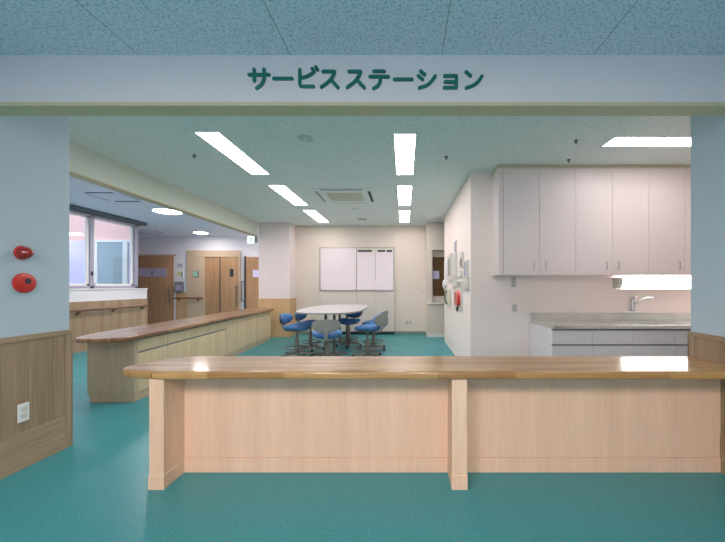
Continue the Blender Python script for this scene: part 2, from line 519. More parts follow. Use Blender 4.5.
# ---- corridor window wall
XW = -5.88
YWE = 7.78
struct(MB().box(-6.15, XW, 2.55, YWE, 0, 1.125).build('wall_window_low', M['wall_far']), 'low white wall under the corridor window')
struct(bx(XW, XW + 0.012, 2.55, YWE, 0.0, 0.915).build('wall_window_wainscot', M['wains']), 'wood wainscot below the corridor window')
struct(bx(-6.15, XW + 0.015, 2.55, YWE + 0.01, 1.125, 1.15, bev=0.004).build('trim_5', M['white']), 'white window ledge in the corridor')
struct(bx(-6.15, XW, 2.55, YWE, 2.575, CZ).build('trim_6', M['darkblind']), 'dark header above the corridor window')
struct(bx(-6.15, XW, 2.55, 2.75, 1.15, 2.575).build('wall_window_pier', M['wall']), 'white wall beside the corridor window')
# window frames: mullions
wroot = thing('window_1', (-6.06, 5.2, 1.15), None, None)
del_keys = None
tag(wroot, 'aluminium framed corridor window with a pink facade outside', None, None, 'structure')
fx0, fx1 = -6.10, -6.02
fr = MB()
fr.box(fx0, fx1, 2.75, 7.70, 1.15, 1.20, bev=0.004).box(fx0, fx1, 2.75, 7.70, 2.535, 2.575, bev=0.004)
for yy in (2.75, 4.9, 7.60):
    fr.box(fx0, fx1, yy, yy + 0.1, 1.15, 2.575, bev=0.004)
fr.build('window_frame', M['alupaint'], wroot)
for (a0, a1) in ((2.85, 4.88), (5.0, 6.52), (6.60, 7.58)):
    s = MB()
    s.box(-6.075, -6.045, a0, a1, 1.20, 1.245, bev=0.003).box(-6.075, -6.045, a0, a1, 2.50, 2.535, bev=0.003)
    s.box(-6.075, -6.045, a0, a0 + 0.05, 1.20, 2.535, bev=0.003).box(-6.075, -6.045, a1 - 0.05, a1, 1.20, 2.535, bev=0.003)
    so = s.build('sash', M['white'], wroot)
    bx(-6.063, -6.057, a0 + 0.05, a1 - 0.05, 1.245, 2.50).build('pane', M['glass'], so)
fm = bx(fx0, fx1, 6.52, 6.60, 1.15, 2.575, bev=0.004).build('mullion', M['alupaint'], wroot)
bx(-6.02, -6.0, 6.535, 6.565, 1.40, 1.48, bev=0.004).build('latch', M['dark'], wroot)
# courtyard outside
st = MB().box(-9.2, -6.2, 7.79, 7.9, 0, 2.24)
struct(st.build('wall_court', M['lavwall']), 'lavender outside wall of the courtyard seen through the window')
st = MB().box(-9.2, -6.2, 7.79, 7.9, 2.24, 3.3)
struct(st.build('wall_court_upper', M['pinkwall']), 'pink upper facade seen through the window')
struct(bx(-9.2, -9.0, 2.4, 7.9, 0, 3.3).build('wall_court_side', M['pinkwall']), 'pink side wall of the courtyard')
w3 = thing('window_3', (-6.7, 7.76, 1.2), None, None); tag(w3, 'dark teal courtyard window with pale frame', None, None, 'structure')
bx(-7.0, -6.42, 7.775, 7.79, 1.2, 2.2).build('pane', M['tealglass'], w3)
f3 = MB()
f3.box(-7.03, -6.2, 7.76, 7.79, 2.2, 2.25, bev=0.003).box(-7.03, -6.2, 7.76, 7.79, 1.15, 1.2, bev=0.003)
f3.box(-6.42, -6.31, 7.75, 7.79, 1.2, 2.2, bev=0.003).box(-7.04, -7.0, 7.75, 7.79, 1.2, 2.2, bev=0.003)
f3.build('window_frame', M['white'], w3)


# ---- far corridor doors (Y = 10)
def fx(x, Y=10.0): return (x - CX) * Y / F
def fz(y, Y=10.0): return H - (y - CY) * Y / F


d1 = thing('door_1', (-7.3, 9.97, 0), None, None); tag(d1, 'wide oak sliding door with a lavender plate across it', None, None, 'structure')
bx(-8.05, -6.76, 9.955, 9.985, 0.01, 2.08, bev=0.002).build('door_leaf', M['door'], d1)
bx(-8.10, -6.70, 9.975, 10.0, 2.08, 2.13).build('door_frame', M['doorframe'], d1)
pl = bx(-7.82, -6.95, 9.945, 9.957, 1.475, 1.72, bev=0.002).build('plate', M['plate'], d1)
em = MB().cyl((-7.37, 9.946, 1.64), (-7.37, 9.941, 1.64), 0.022, n=16).box(-7.41, -7.33, 9.941, 9.946, 1.53, 1.61)
em.build('emblem', M['midgrey'], pl)
bx(-6.86, -6.84, 9.915, 9.935, 0.70, 1.15, bev=0.004).build('door_handle', M['greymetal'], d1)
d2 = thing('door_2', (-5.4, 9.97, 0), None, None); tag(d2, 'double oak sliding doors in a beige frame with side panel', None, None, 'structure')
f = MB().box(-6.35, -5.83, 9.94, 10.0, 0, 2.17).box(-6.35, -4.80, 9.93, 10.0, 2.05, 2.24, bev=0.004).box(-4.84, -4.80, 9.93, 10.0, 0, 2.05)
f.build('door_frame', M['doorframe'], d2)
bx(-5.83, -5.40, 9.96, 9.99, 0.01, 2.05, bev=0.003).build('door_leaf', M['door'], d2)
lf = bx(-5.37, -4.85, 9.945, 9.975, 0.01, 2.05, bev=0.003).build('door_leaf', M['door'], d2)
bx(-5.40, -5.37, 9.95, 9.99, 0.01, 2.05).build('door_gap', M['dark'], d2)
bx(-5.09, -4.985, 9.935, 9.947, 1.47, 1.70, bev=0.003).build('door_window', M['dark'], lf)
MB().tube([(-4.90, 9.945, 1.2), (-4.90, 9.90, 1.2), (-4.90, 9.90, 0.62), (-4.90, 9.945, 0.62)], 0.014).build('door_handle', M['greymetal'], lf, smooth=True)
d3 = thing('door_3', (-4.2, 9.97, 0), None, None); tag(d3, 'oak door partly hidden behind the column', None, None, 'structure')
bx(-4.63, -3.6, 9.96, 9.99, 0.01, 2.05, bev=0.003).build('door_leaf', M['door'], d3)
bx(-4.68, -4.63, 9.95, 10.0, 0.0, 2.07).build('door_gap', M['dark'], d3)
bx(-4.43, -4.18, 9.95, 9.962, 1.46, 1.67, bev=0.002).build('plate', M['paper'], d3)
t = MB().tube([(-4.73, 10.0, 1.33), (-4.73, 9.91, 1.33), (-4.73, 9.90, 1.30), (-4.73, 9.90, 0.80), (-4.73, 9.91, 0.76), (-4.73, 10.0, 0.76)], 0.018)
tag(t.build('grab_rail', M['greymetal'], smooth=True), 'grey vertical grab rail on the white strip between two oak doors', 'grab rail')
struct(bx(-6.70, -6.36, 9.985, 10.0, 0, 1.01).build('wall_far_wainscot', M['wains_warm']), 'narrow wood wainscot between the far doors')

s = thing('wall_sign', (-6.575, 9.98, 1.8), 'small blank grey square sign above the other wall signs by the far door', 'sign')
bx(-6.67, -6.48, 9.98, 10.0, 1.74, 1.87, bev=0.003).build('sign_plate', M['offwhite'], s)
bx(-6.64, -6.51, 9.976, 9.981, 1.765, 1.845).build('sign_face', M['plate'], s)
s = thing('wall_sign', (-6.575, 9.98, 1.55), 'small yellow and green square sign in the middle of the wall signs', 'sign')
bx(-6.68, -6.48, 9.98, 10.0, 1.44, 1.66, bev=0.003).build('sign_plate', M['white'], s)
MB().box(-6.65, -6.57, 9.976, 9.981, 1.50, 1.61).build('sign_mark', M['yellowsign'], s)
MB().box(-6.545, -6.50, 9.976, 9.981, 1.46, 1.62).build('sign_mark', M['greensign'], s)
s = thing('hand_sanitizer_box', (-6.575, 9.93, 1.0), 'dark grey wall box mounted below the small signs beside the far door', 'wall box')
bx(-6.69, -6.46, 9.90, 10.0, 1.02, 1.33, bev=0.008).build('case', M['midgrey'], s)
bx(-6.65, -6.50, 9.895, 9.901, 1.07, 1.22, bev=0.002).build('front_cover', M['plate'], s)
s = thing('wall_panel', (-6.08, 9.92, 1.4), 'pale green framed panel on the beige side panel of the double doors', 'panel')
bx(-6.17, -6.0, 9.92, 9.94, 1.455, 1.645, bev=0.004).build('frame', M['midgrey'], s)
bx(-6.155, -6.03, 9.915, 9.921, 1.475, 1.63).build('face', M['palegreen'], s)


def handrail(pts, brs, out, label, mat, axis):
    r = thing('handrail', pts[0], label, 'handrail')
    MB().tube(pts, 0.019, n=14).build('rail', mat, r, smooth=True)
    for q in brs:
        q = Vector(q); o = Vector(out)
        MB().cyl(q + o + Vector((0, 0, -0.012)), q + o * 0.2 + Vector((0, 0, -0.05)), 0.011, n=10).cyl(q, q + Vector(out).normalized() * 0.012 , 0.03, n=14).build('bracket', mat, r, smooth=True) if False else \
            MB().tube([q + o, q + o + Vector((0, 0, -0.035)), q + Vector((0, 0, -0.055))], 0.011, n=8).cyl(q + Vector((0, 0, -0.055)), q + Vector((0, 0, -0.055)) + o.normalized() * 0.012, 0.028, n=14).build('bracket', mat, r, smooth=True)
    return r


handrail([(-6.76, 9.90, 0.85), (-6.36, 9.90, 0.85), (-5.86, 9.90, 0.85)],
         [(-6.6, 9.985, 0.85), (-6.02, 9.94, 0.85)], (0, -0.06, 0), 'short brown wooden handrail between the oak doors on the far wall', M['rail'], 'X')
M['rail_y'] = wood('brown_handrail_lengthwise', (92, 62, 46), (124, 86, 64), 'Y', fine=60, rough=0.35)
handrail([(XW + 0.075, 2.7, 0.76), (XW + 0.075, 5.5, 0.76), (XW + 0.075, 7.76, 0.76)],
         [(XW + 0.012, y_, 0.76) for y_ in (3.85, 4.6, 5.35, 6.1, 6.85, 7.6)], (0.06, 0, 0), 'long brown wooden handrail on the wainscot under the corridor window', M['rail_y'], 'Y')

# ------------------------------------------------------------------ front counter
sc_ = thing('service_counter', (0.2, 2.2, 0), 'long front service counter with glossy laminated wood top and pale oak panels', 'counter')
ZT, ZU = 0.700, 0.651


def arc(cx, cy, rx, ry, a0, a1, n):
    return [(cx + rx * math.cos(math.radians(a0 + (a1 - a0) * k / n)), cy + ry * math.sin(math.radians(a0 + (a1 - a0) * k / n))) for k in range(n + 1)]


yf, yb = 1.985, 2.435
pts = [(2.048, yf)] + [(2.048, yb)] + arc(-1.385, 2.11, 0.345, yb - 2.11, 90, 180, 14) + arc(-1.385, 2.11, 0.345, 2.11 - yf, 180, 270, 12)[1:]
top = MB().prism(pts, ZU, ZT, bev=0.014, seg=4).build('countertop', M['top'], sc_, smooth=True)
bx(-1.42, 2.048, 2.192, 2.23, 0.095, ZU).build('front_panel', M['panel'], sc_)
bx(-1.42, 2.048, 2.186, 2.225, 0.0, 0.093, bev=0.002).build('kick_board', M['panel'], sc_)
bx(-1.502, -1.415, 2.002, 2.36, 0.0, ZU, bev=0.003).build('end_post', M['post'], sc_)
MB().box(-1.505, -1.413, 1.9985, 2.362, 0.0, 0.086, bev=0.002).build('post_base', M['post'], sc_)
bx(0.282, 0.372, 2.002, 2.19, 0.0, ZU, bev=0.003).build('middle_post', M['post'], sc_)
MB().box(0.2795, 0.3745, 1.9985, 2.188, 0.0, 0.086, bev=0.002).build('post_base', M['post'], sc_)

# ------------------------------------------------------------------ left counter (local frame, front face x=0)
lc = thing('drawer_counter', (-2.78, 3.52, 0), 'long left counter with rounded wood top and cream drawer fronts', 'counter', rz=math.atan2(0.19, 4.03))
B = -0.47
LEN = 4.08
outl = [(0.055, LEN + 0.02), (B - 0.07, LEN + 0.40)]
outl += arc(B + 0.16, 0.26, 0.205, 0.54, 180, 270, 16)
outl += arc(-0.09, -0.13, 0.145, 0.15, 270, 360, 10)
MB().prism(outl, ZU + 0.003, ZT, bev=0.013, seg=4).build('countertop', M['top2'], lc, smooth=True, local=True)
bx(B, -0.02, 0.0, LEN, 0.09, ZU).build('carcass', M['cend'], lc, local=True)
MB().box(B + 0.015, -0.006, -0.004, LEN - 0.01, 0.0, 0.088, bev=0.002).build('kick_board', M['cend'], lc, local=True)
bx(B + 0.0, 0.0, -0.012, 0.03, 0.09, ZU, bev=0.002).build('end_panel', M['cend'], lc, local=True)
bx(-0.024, -0.014, 0.03, 1.99, 0.485, 0.52).build('finger_gap_shade', M['shadowgap'], lc, local=True)  # grey strip stands for the shade in the finger slot
bx(-0.024, -0.012, 0.03, LEN - 0.01, 0.635, ZU).build('top_rail_gap_shade', M['shadowgap'], lc, local=True)  # same grey for the shade under the countertop
ys = [0.034, 0.52, 1.0, 1.48, 1.98]
for k in range(4):
    bx(-0.02, 0.0, ys[k], ys[k + 1] - 0.005, 0.515, 0.637, bev=0.002).build('drawer', M['drawer'], lc, local=True)
    bx(-0.02, 0.0, ys[k], ys[k + 1] - 0.005, 0.092, 0.490, bev=0.002).build('door', M['drawer'], lc, local=True)
y0 = 1.985
for k in range(5):
    bx(-0.02, 0.0, y0 + k * 0.417, y0 + (k + 1) * 0.417 - 0.005, 0.092, 0.640, bev=0.002).build('door', M['drawer'], lc, local=True)

# ------------------------------------------------------------------ kitchenette
ZC = 1.335; YC = 4.2
xs = [1.227 + 0.448 * k for k in range(7)]
names = ['white wall cupboard with two doors, nearest the partition corner', 'white wall cupboard with two doors, the middle one above the steel counter',
         'white wall cupboard with two doors above the sink, beside the right wall']
for u in range(3):
    x0, x2 = xs[2 * u], xs[2 * u + 2]
    xl = 1.165 if u == 0 else x0
    w = thing('wall_cupboard', ((x0 + x2) / 2, 4.35, ZC), names[u], 'cupboard', 'upper kitchen cupboards')
    MB().box(xl, x2 - 0.0015, YC + 0.02, YK - 0.002, ZC, 2.655, bev=0.001).build('body', M['cab'], w)
    if u == 0:
        bx(1.165, 1.224, YC, YC + 0.02, ZC + 0.012, 2.655, bev=0.001).build('filler_strip', M['cab'], w)
    MB().box(xl, x2, YC - 0.003, YC + 0.02, ZC, ZC + 0.011, bev=0.001).build('light_rail', M['cab'], w)
    MB().box(xl, x2 - 0.001, YC + 0.012, YK - 0.002, 2.657, SZ - 0.001).build('top_filler', M['cream'], w)
    for k in range(2):
        a0, a1 = xs[2 * u + k] + 0.002, xs[2 * u + k + 1] - 0.002
        d = bx(a0, a1, YC, YC + 0.019, ZC + 0.014, 2.653, bev=0.0015).build('door', M['cab'], w)
        hx = a1 - 0.07 if k == 0 else a0 + 0.07
        MB().tube([(hx, YC, 1.50), (hx, YC - 0.022, 1.50), (hx, YC - 0.022, 1.405), (hx, YC, 1.405)], 0.005, n=8).build('handle', M['alu'], d, smooth=True)

YF = 3.80
bxs = [1.654, 2.105, 2.555, 3.03, 3.50, 3.945]
blabel = ['pale grey base cupboard at the open left end of the steel worktop', 'pale grey base cupboard, second from the left end under the steel worktop',
          'pale grey base cupboard under the left edge of the sink', 'pale grey base cupboard under the sink bowls', 'pale grey base cupboard at the right wall under the steel worktop']
for k in range(5):
    a0, a1 = bxs[k] + 0.001, bxs[k + 1] - 0.001
    w = thing('base_cupboard', ((a0 + a1) / 2, 4.1, 0), blabel[k], 'cupboard', 'base kitchen cupboards')
    bx(a0, a1, YF + 0.02, YK - 0.005, 0.08, 0.72).build('body', M['cabbase'], w) if k < 2 or k > 3 else \
        MB().box(a0, a1, YF + 0.02, YK - 0.005, 0.08, 0.52).box(a0, a1, YF + 0.02, YF + 0.035, 0.52, 0.72).build('body', M['cabbase'], w)
    bx(a0, a1, YF + 0.05, YK - 0.005, 0.0, 0.08).build('plinth', M['shadowgap'], w)
    dr = bx(a0 + 0.001, a1 - 0.001, YF, YF + 0.02, 0.548, 0.700, bev=0.0015).build('drawer', M['cabbase'], w)
    bx(a0 + 0.002, a1 - 0.002, YF - 0.004, YF + 0.02, 0.535, 0.546).build('grip_rail', M['midgrey'], w)
    bx(a0 + 0.001, a1 - 0.001, YF, YF + 0.02, 0.085, 0.533, bev=0.0015).build('door', M['cabbase'], w)
    bx(a0 + 0.002, a1 - 0.002, YF + 0.006, YF + 0.02, 0.703, 0.722).build('top_gap', M['midgrey'], w)

wt = thing('sink_worktop', (2.8, 4.1, 0.72), 'stainless steel worktop with raised back ledge and two sink bowls', 'worktop')
X0, X1 = 1.66, 3.955
s = MB()
zs, zt = 0.722, 0.756
b1 = (2.74, 3.075, 3.90, 4.27); b2 = (3.10, 3.74, 3.90, 4.27)
YW0, YW1 = 3.77, 4.40
s.box(X0, b1[0], YW0, YW1, zs, zt, bev=0.003)
s.box(b1[0], X1, YW0, b1[2], zs, zt, bev=0.003)
s.box(b1[0], X1, b1[3], YW1, zs, zt, bev=0.003)
s.box(b1[1], b2[0], b1[2], b1[3], zs, zt - 0.004)
s.box(b2[1], X1, b1[2], b1[3], zs, zt)
s.box(X0, X1, YW0 - 0.004, YW0 + 0.01, zs, zt + 0.006, bev=0.003)
s.box(X0 - 0.003, X0 + 0.012, YW0, YW1, zs, zt + 0.006, bev=0.002)
s.build('worktop', M['steel'], wt)
s = MB().box(X0, X1, YW1, YK - 0.002, zs, 0.848, bev=0.003)
s.build('back_ledge', M['steel'], wt)
for q in (b1, b2):
    q = (q[0] + 0.005, q[1] - 0.005, q[2] + 0.005, q[3] - 0.005)
    k = MB()
    zb = 0.60
    k.box(q[0], q[1], q[2], q[3], zb, zb + 0.004)
    k.box(q[0] - 0.004, q[1] + 0.004, q[2] - 0.004, q[3] + 0.004, zb - 0.003, zb + 0.001)
    k.box(q[0] - 0.003, q[0], q[2], q[3], zb, zt + 0.001).box(q[1], q[1] + 0.003, q[2], q[3], zb, zt + 0.001)
    k.box(q[0], q[1], q[2] - 0.003, q[2], zb, zt + 0.001).box(q[0], q[1], q[3], q[3] + 0.003, zb, zt + 0.001)
    ba = k.build('sink_bowl', M['bowl'], wt)
    MB().cyl(((q[0] + q[1]) / 2, 4.1, zb + 0.004), ((q[0] + q[1]) / 2, 4.1, zb + 0.008), 0.045).build('drain', M['chrome'], ba, smooth=True)

fa = thing('faucet', (2.98, 4.445, 0.848), 'chrome single lever faucet standing on the steel ledge', 'faucet')
MB().box(2.87, 3.10, 4.42, 4.472, 0.848, 0.868, bev=0.008, seg=3).build('base_plate', M['white'], fa, smooth=True)
MB().cyl((2.985, 4.445, 0.866), (2.985, 4.445, 1.02), 0.028, 0.024).lathe([(0.025, 0), (0.025, 0.012), (0.012, 0.022), (0, 0.024)], M=Matrix.Translation((2.985, 4.445, 1.018))).build('body', M['chrome'], fa, smooth=True)
MB().tube([(2.99, 4.435, 0.95), (3.03, 4.40, 0.99), (3.07, 4.36, 1.035), (3.11, 4.33, 1.05), (3.155, 4.30, 1.045)], 0.013, n=12).build('spout', M['chrome'], fa, smooth=True)
MB().tube([(2.985, 4.445, 1.035), (2.99, 4.43, 1.05), (3.02, 4.41, 1.058)], 0.008, n=8).build('lever', M['chrome'], fa, smooth=True)

ul = thing('wall_mounted_lamp', (3.2, 4.42, 1.17), 'bright lamp with curved diffuser on the wall above the sink', 'lamp')
prof = [(YK - 0.002, 1.165), (YK - 0.002, 1.31), (4.35, 1.31), (4.35, 1.27), (4.36, 1.22), (4.39, 1.18), (4.42, 1.165)]


def extr_x(prof, xa, xb, name, mat, par):
    t = bmesh.new()
    A = [t.verts.new((xa, q[0], q[1])) for q in prof]; Bv = [t.verts.new((xb, q[0], q[1])) for q in prof]
    t.faces.new(A); t.faces.new(Bv)
    n = len(prof)
    for i in range(n):
        t.faces.new((A[i], A[(i + 1) % n], Bv[(i + 1) % n], Bv[i]))
    bmesh.ops.recalc_face_normals(t, faces=t.faces[:])
    m = MB(); m._add(t)
    return m.build(name, mat, par)


extr_x(prof, 2.805, 3.90, 'diffuser', M['ledsink'], ul)
extr_x(prof, 2.755, 2.804, 'end_cap', M['offwhite'], ul)
bx(2.805, 3.90, 4.40, YK - 0.002, 1.154, 1.164).build('bottom_rim', M['offwhite'], ul)


def outlet_y(x, y, z, label, name='wall_outlet', w=0.07, h=0.12, cat='outlet', holes=2, group=None):
    """plate on a wall facing -Y"""
    r = thing(name, (x, y, z - h / 2), label, cat, group)
    pl = bx(x - w / 2, x + w / 2, y - 0.008, y, z - h / 2, z + h / 2, bev=0.002).build('plate', M['offwhite'], r)
    k = MB()
    for i in range(holes):
        zz = z + (i - (holes - 1) / 2) * 0.04
        k.box(x - 0.017, x + 0.017, y - 0.0115, y - 0.0075, zz - 0.013, zz + 0.013, bev=0.001)
    k.build('insert', M['insert'], r)
    return r


outlet_y(at(513.5, 282, YK).x, YK, at(0, 282, YK).z, 'upper outlet plate on the kitchen wall, just below the wall cupboards', h=0.135, holes=3)
outlet_y(at(514.5, 308, YK).x, YK, at(0, 308, YK).z, 'lower outlet plate on the kitchen wall, left of the steel ledge', h=0.11)
r = thing('floor_outlet', (0.11, YB, 0.23), 'wide double outlet plate low on the back wall right of the whiteboard', 'outlet')
bx(0.03, 0.20, YB - 0.008, YB, 0.235, 0.355, bev=0.002).build('plate', M['offwhite'], r)
for xx in (0.075, 0.155):
    bx(xx - 0.022, xx + 0.022, YB - 0.011, YB - 0.0075, 0.255, 0.335, bev=0.001).build('insert', M['insert'], r)
outlet_y(0.47, YB, 1.08, 'small switch plate on the back wall beside the hatch', 'light_switch', 0.06, 0.11, 'switch', 1)

# left wall items
r = thing('wall_outlet', (XL + 0.01, 2.23, 0.31), 'pale outlet plate on the wood wainscot of the left wall', 'outlet')
bx(XL + 0.010, XL + 0.018, 2.197, 2.263, 0.312, 0.430, bev=0.002).build('plate', M['white'], r)
for zz in (0.35, 0.392):
    bx(XL + 0.0175, XL + 0.021, 2.212, 2.248, zz - 0.014, zz + 0.014, bev=0.001).build('insert', M['offwhite'], r)
r = thing('wall_mounted_call_point', (XL, 2.243, 1.22), 'round red fire call point with a dark button on the left wall', 'call point')
Mx = Matrix.Translation((XL, 2.243, 1.22)) @ Matrix.Rotation(PI / 2, 4, 'Y')
MB().lathe([(0.066, 0), (0.066, 0.010), (0.062, 0.018), (0.045, 0.024), (0.022, 0.026), (0, 0.026)], n=40, M=Mx).build('disc', M['redplastic'], r, smooth=True)
My = Matrix.Translation((XL + 0.025, 2.247, 1.232)) @ Matrix.Rotation(PI / 2, 4, 'Y')
MB().lathe([(0.019, 0), (0.019, 0.003), (0.014, 0.0045), (0, 0.0045)], n=24, M=My).build('button', M['dark'], r, smooth=True)
r = thing('wall_mounted_alarm_lamp', (XL, 2.24, 1.415), 'dark red cone shaped alarm lamp above the round call point', 'alarm lamp')
Mx = Matrix.Translation((XL, 2.232, 1.417)) @ Matrix.Rotation(PI / 2, 4, 'Y')
MB().lathe([(0.047, 0), (0.047, 0.008), (0.042, 0.012), (0, 0.012)], n=36, M=Mx).build('base_ring', M['redplastic'], r, smooth=True)
MB().lathe([(0.043, 0.010), (0.042, 0.022), (0.034, 0.042), (0.020, 0.060), (0.008, 0.069), (0, 0.071)], n=36, M=Mx).build('lens', M['redlens'], r, smooth=True)

# ------------------------------------------------------------------ partition wall items (wall plane X = XP, facing -X)
def yx(x): return XP * F / (x - CX)
def zy(y, Y): return H - (y - CY) * Y / F


def pbox(name, xa, xb, ya, yb, depth, mat, label, cat, face=None, facemat=None, group=None):
    """a box on the partition wall spanning photo columns xa..xb and rows ya..yb"""
    Y1, Y0 = yx(xa), yx(xb); Ym = (Y0 + Y1) / 2
    z1, z0 = zy(ya, Ym), zy(yb, Ym)
    r = thing(name, (XP, Ym, z0), label, cat, group)
    bx(XP - depth, XP, Y0, Y1, z0, z1, bev=min(0.006, depth / 3)).build('case', M[mat], r)
    if face:
        dy = (Y1 - Y0) * 0.18; dz = (z1 - z0)
        bx(XP - depth - 0.004, XP - depth + 0.002, Y0 + dy, Y1 - dy, z0 + dz * face[0], z0 + dz * face[1], bev=0.001).build('face', M[facemat], r)
    return r


pbox('notice_strip', 454.6, 457.0, 241, 252.8, 0.012, 'offwhite', 'narrow grey strip plate, highest item on the partition wall', 'plate', (0.1, 0.9), 'plate')
pbox('intercom_unit', 453.4, 457.4, 254, 287, 0.030, 'offwhite', 'tall pale intercom unit on the partition wall above the red case', 'intercom', (0.55, 0.9), 'offwhite')
pbox('wall_mounted_control_panel', 448.8, 452.8, 254.5, 281, 0.030, 'offwhite', 'tall pale control panel with a dark strip, left of the intercom', 'control panel', (0.2, 0.85), 'grey')
pbox('display_panel', 444.9, 447.8, 260, 286, 0.018, 'white', 'thin white panel nearest the far end of the partition wall', 'panel', (0.1, 0.9), 'white')
pbox('remote_holder', 461.2, 463.8, 252.5, 267.5, 0.025, 'offwhite', 'slim remote control holder with grey face on the partition wall', 'remote control', (0.1, 0.6), 'midgrey')
pbox('wall_controller', 465.6, 469.0, 260.5, 277.5, 0.030, 'offwhite', 'upper pale controller box nearest the kitchen corner', 'controller', (0.1, 0.9), 'plate')
pbox('wall_controller', 464.2, 469.4, 279, 289.5, 0.028, 'offwhite', 'lower pale controller box nearest the kitchen corner', 'controller', (0.1, 0.9), 'offwhite')
pbox('wall_mounted_thermostat', 458.2, 462.6, 271.0, 277.5, 0.022, 'offwhite', 'small pale thermostat box in the middle of the partition wall items', 'thermostat', (0.2, 0.8), 'white')
pbox('wall_mounted_thermostat', 458.2, 462.8, 281.0, 287.0, 0.020, 'offwhite', 'small pale box just above the red extinguisher case', 'thermostat', (0.2, 0.8), 'grey')
# wall phone, grey green
Y1, Y0 = yx(447.0), yx(451.2); Ym = (Y0 + Y1) / 2
r = thing('wall_phone', (XP, Ym, zy(305, Ym)), 'grey green telephone on the partition wall left of the red case', 'telephone')
bx(XP - 0.035, XP, Y0, Y1, zy(305, Ym), zy(289, Ym), bev=0.008).build('body', M['grille'], r)
MB().tube([(XP - 0.045, Ym + 0.02, zy(304, Ym)), (XP - 0.075, Ym + 0.02, zy(301, Ym)), (XP - 0.08, Ym + 0.02, zy(297, Ym)), (XP - 0.075, Ym + 0.02, zy(293, Ym)), (XP - 0.045, Ym + 0.02, zy(290, Ym))], 0.018).build('handset', M['greymetal'], r, smooth=True)
# red case
Y1, Y0 = yx(454.8), yx(463.2); Ym = (Y0 + Y1) / 2
r = thing('wall_mounted_alarm_case', (XP, Ym, zy(311, Ym)), 'red emergency phone case on a pale plate, lowest item on the partition wall', 'alarm case')
bx(XP - 0.012, XP, Y0, Y1, zy(311, Ym), zy(288.5, Ym), bev=0.003).build('back_plate', M['offwhite'], r)
yc0, yc1 = yx(461.6), yx(456.6); yc = (yc0 + yc1) / 2; zc = zy(298.8, yc); hz = 0.125; hy = (yc1 - yc0) / 2
ptsr = [(yc + hy * 0.9 * math.copysign(abs(math.cos(a_)) ** 0.7, math.cos(a_)), zc + hz * math.copysign(abs(math.sin(a_)) ** 0.7, math.sin(a_))) for a_ in [2 * PI * k / 32 for k in range(32)]]
t = bmesh.new()
A_ = [t.verts.new((XP - 0.010, q[0], q[1])) for q in ptsr]; B_ = [t.verts.new((XP - 0.055, yc + (q[0] - yc) * 0.85, zc + (q[1] - zc) * 0.9)) for q in ptsr]
t.faces.new(A_); t.faces.new(B_)
for i in range(32):
    t.faces.new((A_[i], A_[(i + 1) % 32], B_[(i + 1) % 32], B_[i]))
bmesh.ops.recalc_face_normals(t, faces=t.faces[:])
m_ = MB(); m_._add(t); rc = m_.build('red_body', M['redplastic'], r, smooth=True)
MB().box(XP - 0.060, XP - 0.052, yc - 0.04, yc + 0.06, zc - 0.05, zc + 0.06, bev=0.002).build('inset', M['redlens'], rc)
MB().cyl((XP - 0.03, yc, zc - hz - 0.004), (XP - 0.03, yc, zc - hz - 0.075), 0.018, 0.012, n=12).build('nozzle', M['dark'], r, smooth=True)
# round white item beyond the wall end
r = thing('round_wall_bell', (XP - 0.01, 7.3, 1.2), 'round white bell at the far edge of the partition wall', 'bell')
Mx = Matrix.Translation((XP, 7.2, 1.235)) @ Matrix.Rotation(-PI / 2, 4, 'Y')
MB().lathe([(0.11, 0), (0.11, 0.02), (0.085, 0.05), (0.03, 0.065), (0, 0.065)], n=28, M=Mx).build('dome', M['white'], r, smooth=True)
# note in the alcove
tag(bx(0.672, 0.84, 8.106, 8.114, 1.37, 1.56).build('paper_note', M['paper']), 'pale lavender paper note on the dark brown hatch panel', 'note')

# ------------------------------------------------------------------ whiteboard and cupboard behind
wb = thing('whiteboard', (-1.15, YB - 0.03, 1.09), 'wide wall whiteboard with aluminium frame and schedule on its right half', 'whiteboard')
yv = YB - 0.035
xa, xm, xb_ = at(319.5, 0, yv).x, at(356.5, 0, yv).x, at(394.2, 0, yv).x
za, zb_ = at(0, 290.6, yv).z, at(0, 247.2, yv).z
bx(xa + 0.02, xm, yv - 0.0, YB, za + 0.02, zb_ - 0.02).build('writing_surface', M['board'], wb)
rs = bx(xm, xb_ - 0.02, yv - 0.0, YB, za + 0.02, zb_ - 0.02).build('writing_surface', M['board'], wb)
f = MB()
f.box(xa, xb_, yv - 0.012, YB, zb_ - 0.022, zb_, bev=0.003).box(xa, xb_, yv - 0.012, YB, za, za + 0.022, bev=0.003)
f.box(xa, xa + 0.022, yv - 0.012, YB, za, zb_, bev=0.003).box(xb_ - 0.022, xb_, yv - 0.012, YB, za, zb_, bev=0.003).box(xm - 0.012, xm + 0.012, yv - 0.010, YB, za, zb_, bev=0.003)
f.build('frame', M['alu'], wb)
bx(xa + 0.05, xb_ - 0.05, yv - 0.06, yv - 0.01, za - 0.002, za + 0.012, bev=0.003).build('pen_tray', M['alu'], wb)
z1 = at(0, 251.9, yv).z; z2 = at(0, 250.1, yv).z
MB().box(xm + 0.03, xm + 0.38, yv - 0.003, yv, z1, z2).box(xm + 0.52, xb_ - 0.22, yv - 0.003, yv, z1, z2).box(xb_ - 0.19, xb_ - 0.05, yv - 0.003, yv, z1, z2).build('black_header', M['dark'], rs)
MB().box(xm + 0.38, xm + 0.52, yv - 0.003, yv, z1, z2).box(xb_ - 0.22, xb_ - 0.19, yv - 0.003, yv, z1, z2).box(xm + 0.012, xb_ - 0.022, yv - 0.003, yv, z2 + 0.003, zb_ - 0.022).build('grey_header', M['grille'], rs)
bx(at(375.4, 0, yv).x - 0.004, at(375.4, 0, yv).x + 0.004, yv - 0.003, yv, at(0, 281, yv).z, z1).build('printed_line', M['midgrey'], rs)

